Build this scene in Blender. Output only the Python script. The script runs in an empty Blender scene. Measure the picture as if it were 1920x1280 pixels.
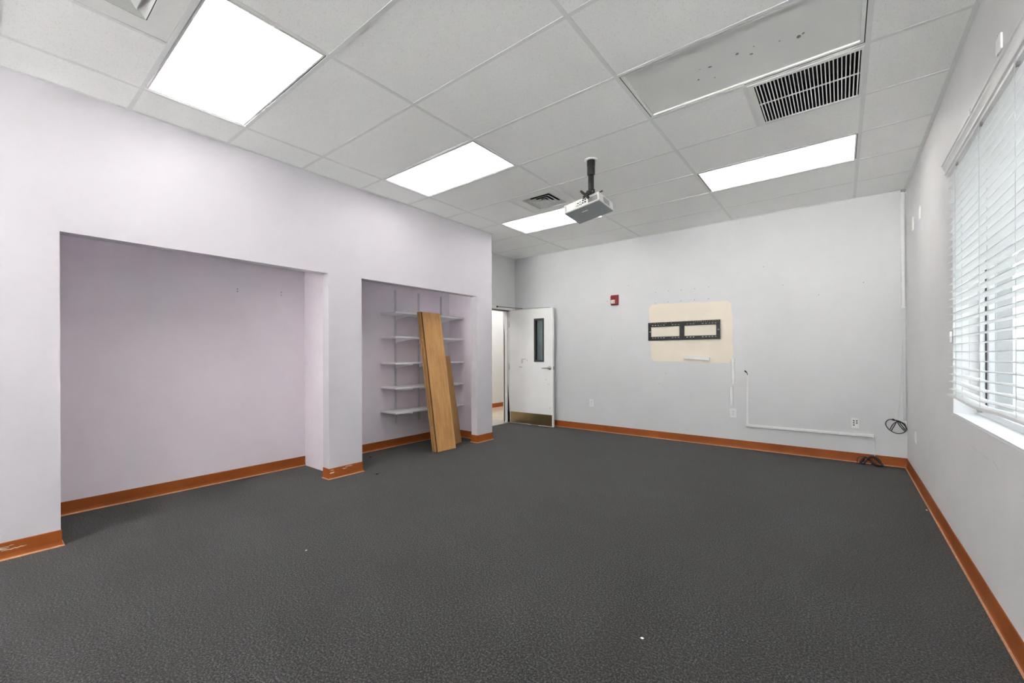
import bpy, bmesh, math, random
from mathutils import Vector, Matrix
random.seed(7)
SC = bpy.context.scene
COL = SC.collection
PI = math.pi

# ------------------------------------------------------------------ room dimensions (metres)
CAMZ = 1.2155
HZ = 2.9475                      # ceiling
XL, XLI = -3.914, -4.025         # closet partition: room face and inner face
XB = -4.645                      # left wall proper (back of the closets, wall with the door)
XR = 0.546                       # window wall
YB = 6.136                       # far wall
YR = -8.5                        # wall behind the camera, set far back to even the added daylight
A1, A2, A3, A4, A5 = 0.335, 2.151, 2.516, 4.305, 4.621   # edges of the closet openings
AH = 2.018                       # head of the closet openings
GX = [-3.534 - 1.2192, -3.534, -2.3077, -1.0932, 0.1232]
GY0, GT = 0.674, 0.6096
DY0, DY1, DH = 5.04, 5.985, 2.0  # door opening
WY0, WY1, WZ0, WZ1 = 1.15, 3.80, 0.832, 2.36
RX0, RX1, RZ0, RZ1 = -2.6, 0.46, 0.15, 2.75   # glazed front added behind the camera for fill light

# ------------------------------------------------------------------ materials
class NT:
    def __init__(s, name):
        s.m = bpy.data.materials.new(name); s.m.use_nodes = True
        s.t = s.m.node_tree; s.b = s.t.nodes['Principled BSDF']; s.out = s.t.nodes['Material Output']
    def n(s, typ, **kw):
        nd = s.t.nodes.new(typ)
        for k, v in kw.items():
            if k in nd.inputs.keys(): nd.inputs[k].default_value = v
            else: setattr(nd, k, v)
        return nd
    def l(s, a, b): s.t.links.new(a, b)
    def math(s, op, a, b=None, c=None):
        nd = s.t.nodes.new('ShaderNodeMath'); nd.operation = op
        for i, v in enumerate((a, b, c)):
            if v is None: continue
            if isinstance(v, (int, float)): nd.inputs[i].default_value = v
            else: s.l(v, nd.inputs[i])
        return nd.outputs[0]
    def coords(s, scale=(1, 1, 1)):
        tc = s.n('ShaderNodeTexCoord'); mp = s.n('ShaderNodeMapping')
        mp.inputs['Scale'].default_value = scale
        s.l(tc.outputs['Object'], mp.inputs['Vector']); return mp.outputs[0]
    def noise(s, vec, scale, detail=3, rough=.5):
        nd = s.n('ShaderNodeTexNoise'); nd.inputs['Scale'].default_value = scale
        nd.inputs['Detail'].default_value = detail; nd.inputs['Roughness'].default_value = rough
        s.l(vec, nd.inputs['Vector']); return nd.outputs['Fac']
    def ramp(s, fac, stops):
        nd = s.n('ShaderNodeValToRGB'); e = nd.color_ramp.elements
        while len(e) < len(stops): e.new(.5)
        for i, (p, c) in enumerate(stops):
            e[i].position = p; e[i].color = (*c, 1) if len(c) == 3 else c
        s.l(fac, nd.inputs[0]); return nd.outputs[0]
    def mix(s, fac, a, b, mode='MIX'):
        nd = s.t.nodes.new('ShaderNodeMix'); nd.data_type = 'RGBA'; nd.blend_type = mode
        for sock, v in ((nd.inputs[0], fac), (nd.inputs[6], a), (nd.inputs[7], b)):
            if isinstance(v, (int, float)): sock.default_value = v
            elif isinstance(v, tuple): sock.default_value = (*v, 1)
            else: s.l(v, sock)
        return nd.outputs[2]
    def bump(s, h, strength, dist=.01):
        nd = s.n('ShaderNodeBump'); nd.inputs['Strength'].default_value = strength
        nd.inputs['Distance'].default_value = dist
        s.l(h, nd.inputs['Height']); s.l(nd.outputs[0], s.b.inputs['Normal'])
    def col(s, v):
        if isinstance(v, tuple): s.b.inputs['Base Color'].default_value = (*v, 1)
        else: s.l(v, s.b.inputs['Base Color'])
    def set(s, **kw):
        for k, v in kw.items(): s.b.inputs[k.replace('_', ' ')].default_value = v

def plain(name, c, rough=.5, metal=0., var=.06, scale=18., bump=0., spec=.5):
    t = NT(name); v = t.coords()
    f = t.noise(v, scale, 3)
    d = tuple(max(0, x * (1 - var)) for x in c); u = tuple(min(1, x * (1 + var)) for x in c)
    t.col(t.ramp(f, [(.3, d), (.7, u)]))
    t.set(Roughness=rough, Metallic=metal); t.b.inputs['Specular IOR Level'].default_value = spec
    if bump: t.bump(f, bump, .002)
    return t.m

def wall_paint(name, c, patch=False):
    t = NT(name); v = t.coords()
    big = t.noise(v, 1.3, 4, .6); fine = t.noise(v, 260, 2)
    d = tuple(x * .965 for x in c); u = tuple(min(1, x * 1.02) for x in c)
    base = t.ramp(big, [(.35, d), (.65, u)])
    # faint rubbed marks, about shoulder height and below
    sm = t.noise(t.coords((1.0, 1.0, .5)), 7, 5, .7)
    smf = t.ramp(sm, [(.70, (0, 0, 0)), (.80, (1, 1, 1))])
    base = t.mix(t.math('MULTIPLY', smf, .10), base, tuple(x * .72 for x in c))
    if patch:
        tc = t.n('ShaderNodeTexCoord'); sp = t.n('ShaderNodeSeparateXYZ'); t.l(tc.outputs['Object'], sp.inputs[0])
        wob = t.math('MULTIPLY', t.math('SUBTRACT', t.noise(v, 5, 3), .5), .05)
        x0 = t.math('SUBTRACT', sp.outputs[0], -1.638); z0 = t.math('SUBTRACT', sp.outputs[2], 1.512)
        # leaning left edge and slightly sloping top, as the painter cut round the old screen
        x1 = t.math('ADD', x0, t.math('MULTIPLY', z0, .03))
        z1 = t.math('ADD', z0, t.math('MULTIPLY', x0, .025))
        ax = t.math('ADD', t.math('ABSOLUTE', x1), wob); az = t.math('ADD', t.math('ABSOLUTE', z1), wob)
        r = .07
        qx = t.math('MAXIMUM', t.math('SUBTRACT', ax, .535 - r), 0.); qz = t.math('MAXIMUM', t.math('SUBTRACT', az, .41 - r), 0.)
        dist = t.math('SUBTRACT', t.math('SQRT', t.math('ADD', t.math('MULTIPLY', qx, qx), t.math('MULTIPLY', qz, qz))), r)
        m = t.n('ShaderNodeMapRange'); m.inputs['From Min'].default_value = .008; m.inputs['From Max'].default_value = -.008
        t.l(dist, m.inputs['Value'])
        base = t.mix(m.outputs[0], base, t.mix(big, (.78, .70, .58), (.86, .78, .66)))
    t.col(base); t.set(Roughness=.55); t.b.inputs['Specular IOR Level'].default_value = .3
    t.bump(fine, .12, .002)
    return t.m

def carpet():
    t = NT('loop_pile_carpet'); v = t.coords()
    n1 = t.noise(v, 120, 4, .75); n2 = t.noise(v, 2.2, 4, .6); n3 = t.noise(v, 420, 2, .6)
    mixf = t.math('ADD', t.math('MULTIPLY', n1, .65), t.math('MULTIPLY', n3, .35))
    c = t.ramp(mixf, [(.38, (.002, .002, .002)), (.46, (.018, .017, .0165)), (.53, (.052, .050, .0485)), (.61, (.17, .160, .152))])
    c = t.mix(t.ramp(n2, [(.35, (.0, .0, .0)), (.7, (1, 1, 1))]), c, t.mix(.35, c, (.034, .027, .023)), 'MIX')
    t.col(c); t.set(Roughness=1.0); t.b.inputs['Specular IOR Level'].default_value = .08
    t.b.inputs['Sheen Weight'].default_value = .15; t.b.inputs['Sheen Roughness'].default_value = .5
    t.bump(t.math('ADD', n1, n3), .45, .002)
    return t.m

def ceiling_tile():
    t = NT('mineral_fibre_tile'); v = t.coords()
    vo = t.n('ShaderNodeTexVoronoi'); vo.inputs['Scale'].default_value = 130; t.l(v, vo.inputs['Vector'])
    size = t.noise(v, 60, 2)
    dots = t.math('LESS_THAN', vo.outputs['Distance'], t.math('MULTIPLY', t.math('SUBTRACT', size, .34), .9))
    n2 = t.noise(v, 150, 3, .75)
    pit = t.math('LESS_THAN', n2, .36)
    hole = t.math('MAXIMUM', t.math('MULTIPLY', dots, .5), t.math('MULTIPLY', pit, .6))
    big = t.noise(v, .9, 3)
    base = t.ramp(big, [(.3, (.93, .93, .92)), (.7, (.95, .95, .94))])
    t.col(t.mix(t.math('MULTIPLY', hole, .85), base, (.48, .48, .47)))
    t.set(Roughness=.95); t.b.inputs['Specular IOR Level'].default_value = .1
    t.bump(t.math('SUBTRACT', 1., hole), .25, .002)
    return t.m

def wood(name, light, dark, rough=.5, axis=2):
    t = NT(name)
    sc = [9, 9, 9]; sc[axis] = .8
    v = t.coords(tuple(sc)); g = t.noise(v, 3.2, 6, .62)
    sc2 = [60, 60, 60]; sc2[axis] = 2.0
    g2 = t.noise(t.coords(tuple(sc2)), 2.5, 3, .6)
    bl = t.noise(t.coords(), 4, 4, .6)
    f = t.math('ADD', t.math('MULTIPLY', g, .6), t.math('ADD', t.math('MULTIPLY', g2, .15), t.math('MULTIPLY', bl, .25)))
    t.col(t.ramp(f, [(.30, dark), (.48, tuple((a * .45 + b * .55) for a, b in zip(dark, light))), (.66, light)]))
    t.set(Roughness=rough); t.bump(g2, .12, .002)
    return t.m

def vinyl_base():
    t = NT('orange_vinyl_base'); v = t.coords()
    n = t.noise(v, 2.5, 4, .6); s = t.noise(t.coords((1, 1, 14)), 5, 6, .75)
    c = t.ramp(n, [(.3, (.285, .068, .0095)), (.7, (.385, .100, .016))])
    sc = t.ramp(s, [(.775, (0, 0, 0)), (.80, (1, 1, 1))])
    t.col(t.mix(t.math('MULTIPLY', sc, .6), c, (.55, .33, .22)))
    t.set(Roughness=.5); t.b.inputs['Specular IOR Level'].default_value = .3; return t.m

def emit(name, c, k):
    t = NT(name); t.col((.9, .9, .9)); t.set(Roughness=.5)
    v = t.coords(); f = t.noise(v, 2.0, 2)
    t.l(t.ramp(f, [(.3, tuple(x * .97 for x in c)), (.7, c)]), t.b.inputs['Emission Color'])
    t.b.inputs['Emission Strength'].default_value = k
    return t.m

def glass(name, c=(1, 1, 1), rough=0.0):
    t = NT(name); t.col(c); t.set(Roughness=rough, IOR=1.45)
    t.b.inputs['Transmission Weight'].default_value = 1.0
    return t.m

def thin_glass(name, c, refl=.08):
    # architectural pane: mostly see-through, a little mirror
    t = NT(name)
    tr = t.n('ShaderNodeBsdfTransparent'); tr.inputs['Color'].default_value = (*c, 1)
    gl = t.n('ShaderNodeBsdfGlossy'); gl.inputs['Roughness'].default_value = .02
    lw = t.n('ShaderNodeLayerWeight'); lw.inputs['Blend'].default_value = .5
    fr = t.math('MULTIPLY_ADD', t.math('POWER', lw.outputs['Facing'], 4.), .5, refl / 2)
    mx = t.n('ShaderNodeMixShader')
    t.l(fr, mx.inputs[0]); t.l(tr.outputs[0], mx.inputs[1]); t.l(gl.outputs[0], mx.inputs[2])
    t.l(mx.outputs[0], t.out.inputs['Surface'])
    return t.m

LAMP = 5.9; SUN = 470.; SKY = 5.5
M = dict(
    paint_left=wall_paint('lavender_white_paint', (.625, .598, .640)),
    paint_closet=wall_paint('lavender_paint', (.790, .725, .778)),
    paint_grey=wall_paint('grey_white_paint', (.800, .800, .790)), paint_right=wall_paint('light_grey_paint', (.775, .77, .765)),
    paint_back=wall_paint('grey_white_paint_with_patch', (.675, .682, .688), True),
    carpet=carpet(), tile=ceiling_tile(),
    grid=plain('white_enamel_tee', (.80, .80, .79), .45, 0, .02, 30),
    white_metal=plain('white_painted_metal', (.84, .84, .82), .4, 0, .02, 20),
    dark_void=plain('dark_duct', (.018, .018, .016), .9, 0, .1, 10),
    base=vinyl_base(),
    base_edge=plain('pale_base_edge', (.55, .27, .14), .6, 0, .15, 30),  # paler tone for the toe of the base
    scuff=plain('bare_scuff', (.70, .58, .50), .7, 0, .2, 60),
    lamp=emit('lit_acrylic_lens', (1., .995, .98), LAMP),
    lens_off=plain('unlit_acrylic_lens', (.78, .785, .765), .35, 0, .03, 2.0),
    speck=plain('dead_insect_speck', (.26, .25, .23), .9, 0, .3, 90),
    black=plain('black_powder_coat', (.012, .012, .012), .45, 0, .2, 40),
    rubber=plain('black_rubber_cable', (.012, .012, .013), .55, 0, .2, 60),
    plastic=plain('white_plastic', (.82, .82, .81), .4, 0, .03, 25),
    plastic_proj=plain('projector_white_plastic', (.70, .69, .67), .4, 0, .03, 25),
    plastic_grey=plain('projector_grey_cover', (.30, .32, .325), .42, 0, .06, 10),
    vent_grey=plain('grey_vent_plastic', (.36, .36, .34), .5, 0, .05, 30),
    steel=plain('satin_steel', (.42, .42, .41), .32, 1., .08, 30),
    zinc=plain('zinc_strip', (.60, .585, .61), .45, .15, .04, 30),
    brass=plain('brushed_bronze_plate', (.46, .35, .19), .30, 1., .10, 3),
    bronze=plain('dark_bronze_frame', (.060, .060, .055), .5, .3, .1, 30),
    door=plain('white_door_paint', (.88, .88, .87), .4, 0, .035, 2.5),
    smudge=plain('grey_hand_smudge', (.595, .595, .58), .5, 0, .05, 30),
    frame=plain('white_frame_paint', (.87, .86, .85), .4, 0, .03, 6),
    shelf=plain('white_laminate', (.88, .87, .89), .4, 0, .02, 12),
    red=plain('red_plastic', (.28, .022, .02), .35, 0, .1, 40),
    clear=plain('strobe_lens', (.78, .68, .64), .15, 0, .05, 60),
    slat=plain('white_blind_slat', (.88, .88, .87), .4, 0, .02, 9),
    valance=plain('white_valance', (.80, .79, .78), .4, 0, .03, 9),
    winframe=plain('white_vinyl_window', (.80, .81, .81), .35, 0, .02, 9),
    gasket=plain('dark_gasket', (.03, .03, .03), .7, 0, .2, 30),
    cord=plain('white_cord', (.70, .70, .70), .6, 0, .05, 50),
    grey_cord=plain('grey_cord', (.48, .48, .47), .6, 0, .05, 50),
    louvre=plain('grey_white_louvre', (.60, .60, .585), .5, 0, .02, 20),
    plate_white=plain('bright_white_plate', (.92, .92, .91), .35, 0, .02, 25),
    dimming_lining=plain('grey_green_dimming_lining', (.36, .38, .37), .6, 0, .03, 9),
    wood=wood('honey_stained_wood', (.66, .365, .130), (.33, .150, .046)),
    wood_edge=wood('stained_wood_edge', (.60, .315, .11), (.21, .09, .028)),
    wood_dark=wood('dark_board_edge', (.15, .070, .022), (.06, .026, .008)),  # darker tone than the other board edges
    wood_short=wood('short_board_wood', (.46, .245, .085), (.23, .108, .034)),  # darker tone for the short board
    chip=plain('fresh_wood_chip', (.68, .42, .24), .7, 0, .1, 60),
    vinyl=plain('cream_vinyl_floor', (.62, .52, .40), .14, 0, .05, 3),
    vinyl_grey=plain('grey_vinyl_floor', (.42, .40, .37), .25, 0, .06, 6),
    hall=wall_paint('corridor_paint', (.66, .655, .64)),
    pane=thin_glass('window_pane_glass', (.96, .97, .97)),
    visionglass=thin_glass('wired_vision_glass', (.70, .78, .78), .14),
    ext=plain('pale_grey_siding', (.66, .67, .67), .8, 0, .04, 3),
    ext_post=plain('white_post_paint', (.86, .86, .855), .6, 0, .03, 5),
    ground=plain('pale_concrete', (.55, .55, .53), .9, 0, .08, 4),
    debris=plain('black_crumb', (.012, .012, .012), .8, 0, .2, 80),
    debris_white=plain('white_crumb', (.85, .85, .83), .8, 0, .1, 80),
    debris_pale=plain('pale_crumb', (.62, .58, .48), .8, 0, .2, 80),
    lens=plain('lens_glass', (.02, .02, .03), .05, 0, .1, 20),
)

# ------------------------------------------------------------------ mesh builder
class MB:
    def __init__(s): s.v = []; s.f = []; s.mi = []; s.sm = []
    def add(s, vs, fs, mi=0, smooth=False, mx=None):
        b = len(s.v)
        s.v += [tuple(mx @ Vector(p)) if mx else tuple(p) for p in vs]
        for f in fs: s.f.append([b + i for i in f]); s.mi.append(mi); s.sm.append(smooth)
        return s
    def box(s, x0, x1, y0, y1, z0, z1, mi=0, mx=None):
        vs = [(x, y, z) for z in (z0, z1) for y in (y0, y1) for x in (x0, x1)]
        return s.add(vs, [(0, 2, 3, 1), (4, 5, 7, 6), (0, 1, 5, 4), (2, 6, 7, 3), (0, 4, 6, 2), (1, 3, 7, 5)], mi, False, mx)
    def tube(s, path, r, n=8, mi=0, closed=False, cap=True):
        P = [Vector(p) for p in path]; m = len(P); vs = []; fs = []
        rr = r if isinstance(r, (list, tuple)) else [r] * m
        up = Vector((.13, .21, .97)); prev = None
        for i, p in enumerate(P):
            a = P[(i - 1) % m] if (closed or i) else p; c = P[(i + 1) % m] if (closed or i < m - 1) else p
            t = (c - a).normalized()
            if prev is None:
                u = t.cross(up); u = u if u.length > 1e-3 else t.cross(Vector((1, 0, 0)))
            else: u = prev - t * prev.dot(t)
            u.normalize(); w = t.cross(u); prev = u
            for k in range(n):
                a_ = 2 * PI * k / n; vs.append(p + (u * math.cos(a_) + w * math.sin(a_)) * rr[i])
        for i in range(m if closed else m - 1):
            j = (i + 1) % m
            for k in range(n): fs.append((i * n + k, i * n + (k + 1) % n, j * n + (k + 1) % n, j * n + k))
        s.add(vs, fs, mi, True)
        if cap and not closed:
            s.add(vs[:n], [tuple(range(n))[::-1]], mi); s.add(vs[-n:], [tuple(range(n))], mi)
        return s
    def lathe(s, prof, n=24, mi=0, mx=None, cap=True):
        vs = []; fs = []; m = len(prof)
        for r, z in prof:
            for k in range(n): a = 2 * PI * k / n; vs.append((r * math.cos(a), r * math.sin(a), z))
        for i in range(m - 1):
            for k in range(n): fs.append((i * n + k, i * n + (k + 1) % n, (i + 1) * n + (k + 1) % n, (i + 1) * n + k))
        s.add(vs, fs, mi, True, mx)
        if cap:
            s.add(vs[:n], [tuple(range(n))[::-1]], mi, False, mx); s.add(vs[-n:], [tuple(range(n))], mi, False, mx)
        return s
    def prism(s, poly, axis, a, b, mi=0, mx=None):
        # poly: 2-D points in the two other axes (cyclic order kept), extruded along axis
        def P(p, t): return {'x': (t, p[0], p[1]), 'y': (p[0], t, p[1]), 'z': (p[0], p[1], t)}[axis]
        n = len(poly); vs = [P(p, a) for p in poly] + [P(p, b) for p in poly]
        fs = [tuple(range(n))[::-1], tuple(range(n, 2 * n))] + [(i, (i + 1) % n, n + (i + 1) % n, n + i) for i in range(n)]
        return s.add(vs, fs, mi, False, mx)
    def plate(s, axis, a0, a1, u0, u1, w0, w1, holes=(), mi=0, mx=None):
        # slab between a0 and a1 on axis, with rectangular through-holes (u0,u1,w0,w1)
        us = sorted({u0, u1, *[min(max(h[i], u0), u1) for h in holes for i in (0, 1)]})
        ws = sorted({w0, w1, *[min(max(h[i], w0), w1) for h in holes for i in (2, 3)]})
        nu, nw = len(us), len(ws)
        solid = [[not any(h[0] < (us[i] + us[i + 1]) / 2 < h[1] and h[2] < (ws[j] + ws[j + 1]) / 2 < h[3] for h in holes)
                  for j in range(nw - 1)] for i in range(nu - 1)]
        def P(a, u, w): return {'x': (a, u, w), 'y': (u, a, w), 'z': (u, w, a)}[axis]
        vs = [P(a, u, w) for a in (a0, a1) for u in us for w in ws]
        ix = lambda k, i, j: k * nu * nw + i * nw + j
        fs = []
        S = lambda i, j: 0 <= i < nu - 1 and 0 <= j < nw - 1 and solid[i][j]
        for i in range(nu - 1):
            for j in range(nw - 1):
                if not solid[i][j]: continue
                fs.append((ix(0, i, j), ix(0, i, j + 1), ix(0, i + 1, j + 1), ix(0, i + 1, j)))
                fs.append((ix(1, i, j), ix(1, i + 1, j), ix(1, i + 1, j + 1), ix(1, i, j + 1)))
                for (di, dj, e) in ((-1, 0, ((i, j), (i, j + 1))), (1, 0, ((i + 1, j), (i + 1, j + 1))), (0, -1, ((i, j), (i + 1, j))), (0, 1, ((i, j + 1), (i + 1, j + 1)))):
                    if not S(i + di, j + dj): fs.append((ix(0, *e[0]), ix(0, *e[1]), ix(1, *e[1]), ix(1, *e[0])))
        return s.add(vs, fs, mi, False, mx)
    def build(s, name, mats, parent=None, bevel=0, seg=2):
        me = bpy.data.meshes.new(name); me.from_pydata(s.v, [], s.f); me.update()
        if not isinstance(mats, (list, tuple)): mats = [mats]
        for m in mats: me.materials.append(M[m])
        for p, i, sm in zip(me.polygons, s.mi, s.sm): p.material_index = i; p.use_smooth = sm
        bm = bmesh.new(); bm.from_mesh(me)
        bmesh.ops.remove_doubles(bm, verts=bm.verts, dist=1e-5)
        bmesh.ops.recalc_face_normals(bm, faces=bm.faces); bm.to_mesh(me); bm.free()
        o = bpy.data.objects.new(name, me); COL.objects.link(o)
        if parent:
            o.parent = parent
            o.matrix_parent_inverse = parent.matrix_basis.inverted()
        if bevel:
            md = o.modifiers.new('soft_edges', 'BEVEL'); md.width = bevel; md.segments = seg; md.limit_method = 'ANGLE'
        return o

def tag(o, label=None, cat=None, group=None, kind=None):
    for k, v in (('label', label), ('category', cat), ('group', group), ('kind', kind)):
        if v: o[k] = v
    return o
def thing(name, label, cat, loc, group=None):
    o = bpy.data.objects.new(name, None); COL.objects.link(o); o.location = loc; o.empty_display_size = .05
    o.matrix_basis = Matrix.Translation(Vector(loc))
    return tag(o, label, cat, group)
def struct(name, mb, mats, label, cat, bevel=0):
    return tag(mb.build(name, mats, None, bevel), label, cat, None, 'structure')
def copy_thing(src, loc, label, cat=None, group=None):
    r = src.copy(); COL.objects.link(r)
    r.matrix_basis = Matrix.Translation(Vector(loc))
    tag(r, label, cat, group)
    def kids(a, b):
        for ch in list(a.children):
            c = ch.copy(); COL.objects.link(c); c.parent = b
            c.matrix_parent_inverse = ch.matrix_parent_inverse.copy(); kids(ch, c)
    kids(src, r)
    return r

# ------------------------------------------------------------------ floor, walls
struct('floor', MB().box(XB - .02, XR + .1, YR - .1, YB + .1, -.06, 0), 'carpet', 'dark grey flecked carpet covering the whole room floor', 'floor')
struct('floor_corridor', MB().box(-6.4, XB - .02, 2.6, 10.5, -.06, .001), 'vinyl', 'shiny cream vinyl floor of the corridor beyond the door', 'floor')
struct('trim_1', MB().box(-5.06, XB + .005, DY0 - .1, DY1 + .1, -.005, .004), 'vinyl_grey', 'grey threshold strip on the floor of the doorway', 'trim')

wl = struct('wall_left_inner', MB().plate('x', XB - .14, XB, YR - .1, YB + .13, 0, HZ, [(DY0, DY1, -1, DH)]), 'paint_grey',
            'grey wall at the far left that holds the doorway', 'wall')
clo = MB().plate('x', XLI, XL, YR - .1, A5, 0, HZ, [(A1, A2, -1, AH), (A3, A4, -1, AH)])
cl = struct('wall_left', clo, 'paint_left', 'lavender white partition wall on the left with two closet openings', 'wall')
lin = MB()
lin.box(XB, XB + .004, .2, 2.27, 0, HZ); lin.box(XB, XB + .004, 2.39, 4.476, 0, HZ)
lin.box(XB, XLI, .08, .2, 0, HZ); lin.box(XB, XLI, 2.27, 2.39, 0, HZ); lin.box(XB, XLI, 4.476, 4.60, 0, HZ)
struct('wall_closets', lin, 'paint_closet', 'lavender inner walls of the two closets', 'wall')
struct('wall_closet_end', MB().box(XB, XLI, 4.601, A5, 0, HZ), 'paint_left', 'narrow end wall of the closet block beside the doorway', 'wall')
wb = struct('wall_back', MB().plate('y', YB, YB + .12, XB - .14, XR + .14, 0, HZ), 'paint_back', 'pale grey far wall with a cream unpainted patch', 'wall')
wr = struct('wall_right', MB().plate('x', XR, XR + .24, YR - .1, YB + .12, 0, HZ, [(WY0, WY1, WZ0, WZ1)]), 'paint_right', 'grey wall on the right with the window', 'wall')
struct('wall_rear', MB().plate('y', YR - .1, YR, XB - .14, XR + .24, 0, HZ, [(RX0, RX1, RZ0, RZ1)]), 'paint_grey', 'grey wall behind the viewer', 'wall')
hall = MB().box(-6.35, -6.2, 2.6, 10.5, 0, 2.6); hall.box(-6.35, XB - .14, 10.4, 10.5, 0, 2.6); hall.box(-6.35, XB - .14, 2.6, 2.7, 0, 2.6)
hall.box(XB - .14, XB - .02, YB + .13, 10.5, 0, 2.6)
struct('wall_corridor', hall, 'hall', 'off white corridor wall seen through the open doorway', 'wall')
struct('ceiling_corridor', MB().box(-6.35, XB - .14, 2.6, 10.5, 2.6, 2.66), 'hall', 'corridor ceiling beyond the doorway', 'ceiling')

# old screw holes in the far wall
holes = [(-2.094, 2.107), (-1.908, 2.110), (-1.735, 2.107), (-1.558, 2.110), (-1.381, 2.114), (-2.098, 1.953), (-1.914, 1.956), (-1.742, 1.956),
         (-1.562, 1.957), (-1.385, 1.955), (-2.840, 2.041), (-1.951, .939), (-2.045, .788), (-2.774, 1.459), (-.2, 1.9), (-.55, 2.05), (.2, 2.0), (-.75, 2.3), (-2.5, 2.25)]
hm = MB()
for i, (x, z) in enumerate(holes):
    hm.lathe([(.006 if i < 11 else .005, 0), (.004, .0012)], 8, 0, Matrix.Translation((x, YB, z)) @ Matrix.Rotation(PI / 2, 4, 'X'))
o = hm.build('screw_holes', 'speck', wb); o['kind'] = 'stuff'
hm = MB()
for (y, z) in ((1.606, 1.872), (1.606, 1.848), (2.022, 1.885), (2.022, 1.855), (2.75, 1.99)):
    hm.lathe([(.006, 0), (.004, .0012)], 8, 0, Matrix.Translation((XB + .004, y, z)) @ Matrix.Rotation(PI / 2, 4, 'Y'))
o = hm.build('screw_holes', 'speck', bpy.data.objects['wall_closets']); o['kind'] = 'stuff'

mk = MB()
for (ya, yb_, za, zb, h_) in ((3.40, 3.12, .717, .712, .004), (3.16, 2.92, .716, .711, .003), (2.93, 2.84, .725, .70, .008), (2.86, 2.83, .705, .69, .010)):
    n = 7; vs = []
    for i in range(n):
        f = i / (n - 1); hh = h_ * math.sin(PI * (.06 + .88 * f)) * random.uniform(.4, 1)
        y = ya + (yb_ - ya) * f; z = za + (zb - za) * f + random.uniform(-.0015, .0015)
        vs += [(XR - .0006, y, z - hh / 2), (XR - .0006, y, z + hh / 2)]
    mk.add(vs, [(2 * i, 2 * i + 1, 2 * i + 3, 2 * i + 2) for i in range(n - 1)])
o = mk.build('scrape_marks', 'smudge', wr); o['kind'] = 'stuff'; o['label'] = 'faint grey scrape marks below the window'

# ------------------------------------------------------------------ vinyl cove base
PROF = [(.018, .001), (.0165, .0055), (.011, .009), (.0075, .016), (.005, .032), (.0045, .100), (.003, .1035), (.0, .104), (.0, .001)]
def base_run(pts, segs=None):
    n = len(pts); P = [Vector((x, y)) for x, y in pts]
    def right(i): d = (P[i + 1] - P[i]).normalized(); return Vector((d.y, -d.x))
    mit = []
    for i in range(n):
        if i == 0: m = right(0)
        elif i == n - 1: m = right(n - 2)
        else:
            a, b = right(i - 1), right(i); m = (a + b) / (1 + a.dot(b))
        mit.append(m)
    mb = MB(); k = len(PROF)
    for i in (segs if segs is not None else range(n - 1)):
        vs = []
        for j in (i, i + 1):
            for d, z in PROF: q = P[j] + mit[j] * d; vs.append((q.x, q.y, z))
        for e in range(k):
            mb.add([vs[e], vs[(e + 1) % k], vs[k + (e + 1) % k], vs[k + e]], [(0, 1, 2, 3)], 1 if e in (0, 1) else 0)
        mb.add(vs[:k], [tuple(range(k))], 0); mb.add(vs[k:], [tuple(range(k))], 0)
    return mb
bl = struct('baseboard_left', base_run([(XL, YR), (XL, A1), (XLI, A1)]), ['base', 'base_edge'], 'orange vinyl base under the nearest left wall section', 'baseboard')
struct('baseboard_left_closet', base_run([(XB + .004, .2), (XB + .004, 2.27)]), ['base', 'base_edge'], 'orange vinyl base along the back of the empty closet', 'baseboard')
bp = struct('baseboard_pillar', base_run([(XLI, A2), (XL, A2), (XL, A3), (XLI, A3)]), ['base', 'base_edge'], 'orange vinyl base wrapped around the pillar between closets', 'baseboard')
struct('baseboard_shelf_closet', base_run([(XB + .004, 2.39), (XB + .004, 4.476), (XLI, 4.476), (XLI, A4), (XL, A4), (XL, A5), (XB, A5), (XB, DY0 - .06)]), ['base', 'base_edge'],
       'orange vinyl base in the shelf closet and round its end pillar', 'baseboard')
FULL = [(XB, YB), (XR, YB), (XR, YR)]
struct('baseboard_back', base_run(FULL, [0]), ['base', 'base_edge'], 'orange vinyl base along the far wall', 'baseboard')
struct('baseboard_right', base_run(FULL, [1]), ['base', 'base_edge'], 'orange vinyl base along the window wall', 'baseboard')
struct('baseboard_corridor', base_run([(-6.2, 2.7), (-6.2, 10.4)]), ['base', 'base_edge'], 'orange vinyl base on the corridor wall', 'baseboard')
def scuff(parent, face_x, items):
    mb = MB()
    for (y0, y1, z, h) in items:
        n = 9; vs = []
        for i in range(n):
            f = i / (n - 1); y = y0 + (y1 - y0) * f; hh = h * (math.sin(PI * min(1, max(0, .08 + .9 * f))) ** .6) * random.uniform(.55, 1.)
            zz = z + random.uniform(-.003, .003)
            vs += [(face_x, y, zz - hh / 2), (face_x, y, zz + hh / 2)]
        mb.add(vs, [(2 * i, 2 * i + 1, 2 * i + 3, 2 * i + 2) for i in range(n - 1)])
    o = mb.build('scuff', 'scuff', parent); o['kind'] = 'stuff'; o['label'] = 'pale scraped scuff marks'
scuff(bl, XL + .0053, [(.02, .12, .066, .012), (.09, .19, .058, .010), (-.05, .06, .045, .028), (-.2, .0, .06, .03), (.04, .14, .078, .005)])
scuff(bp, XL + .0053, [(2.155, 2.205, .062, .014), (2.16, 2.20, .087, .006), (2.29, 2.34, .078, .007), (2.32, 2.40, .092, .008)])

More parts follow.
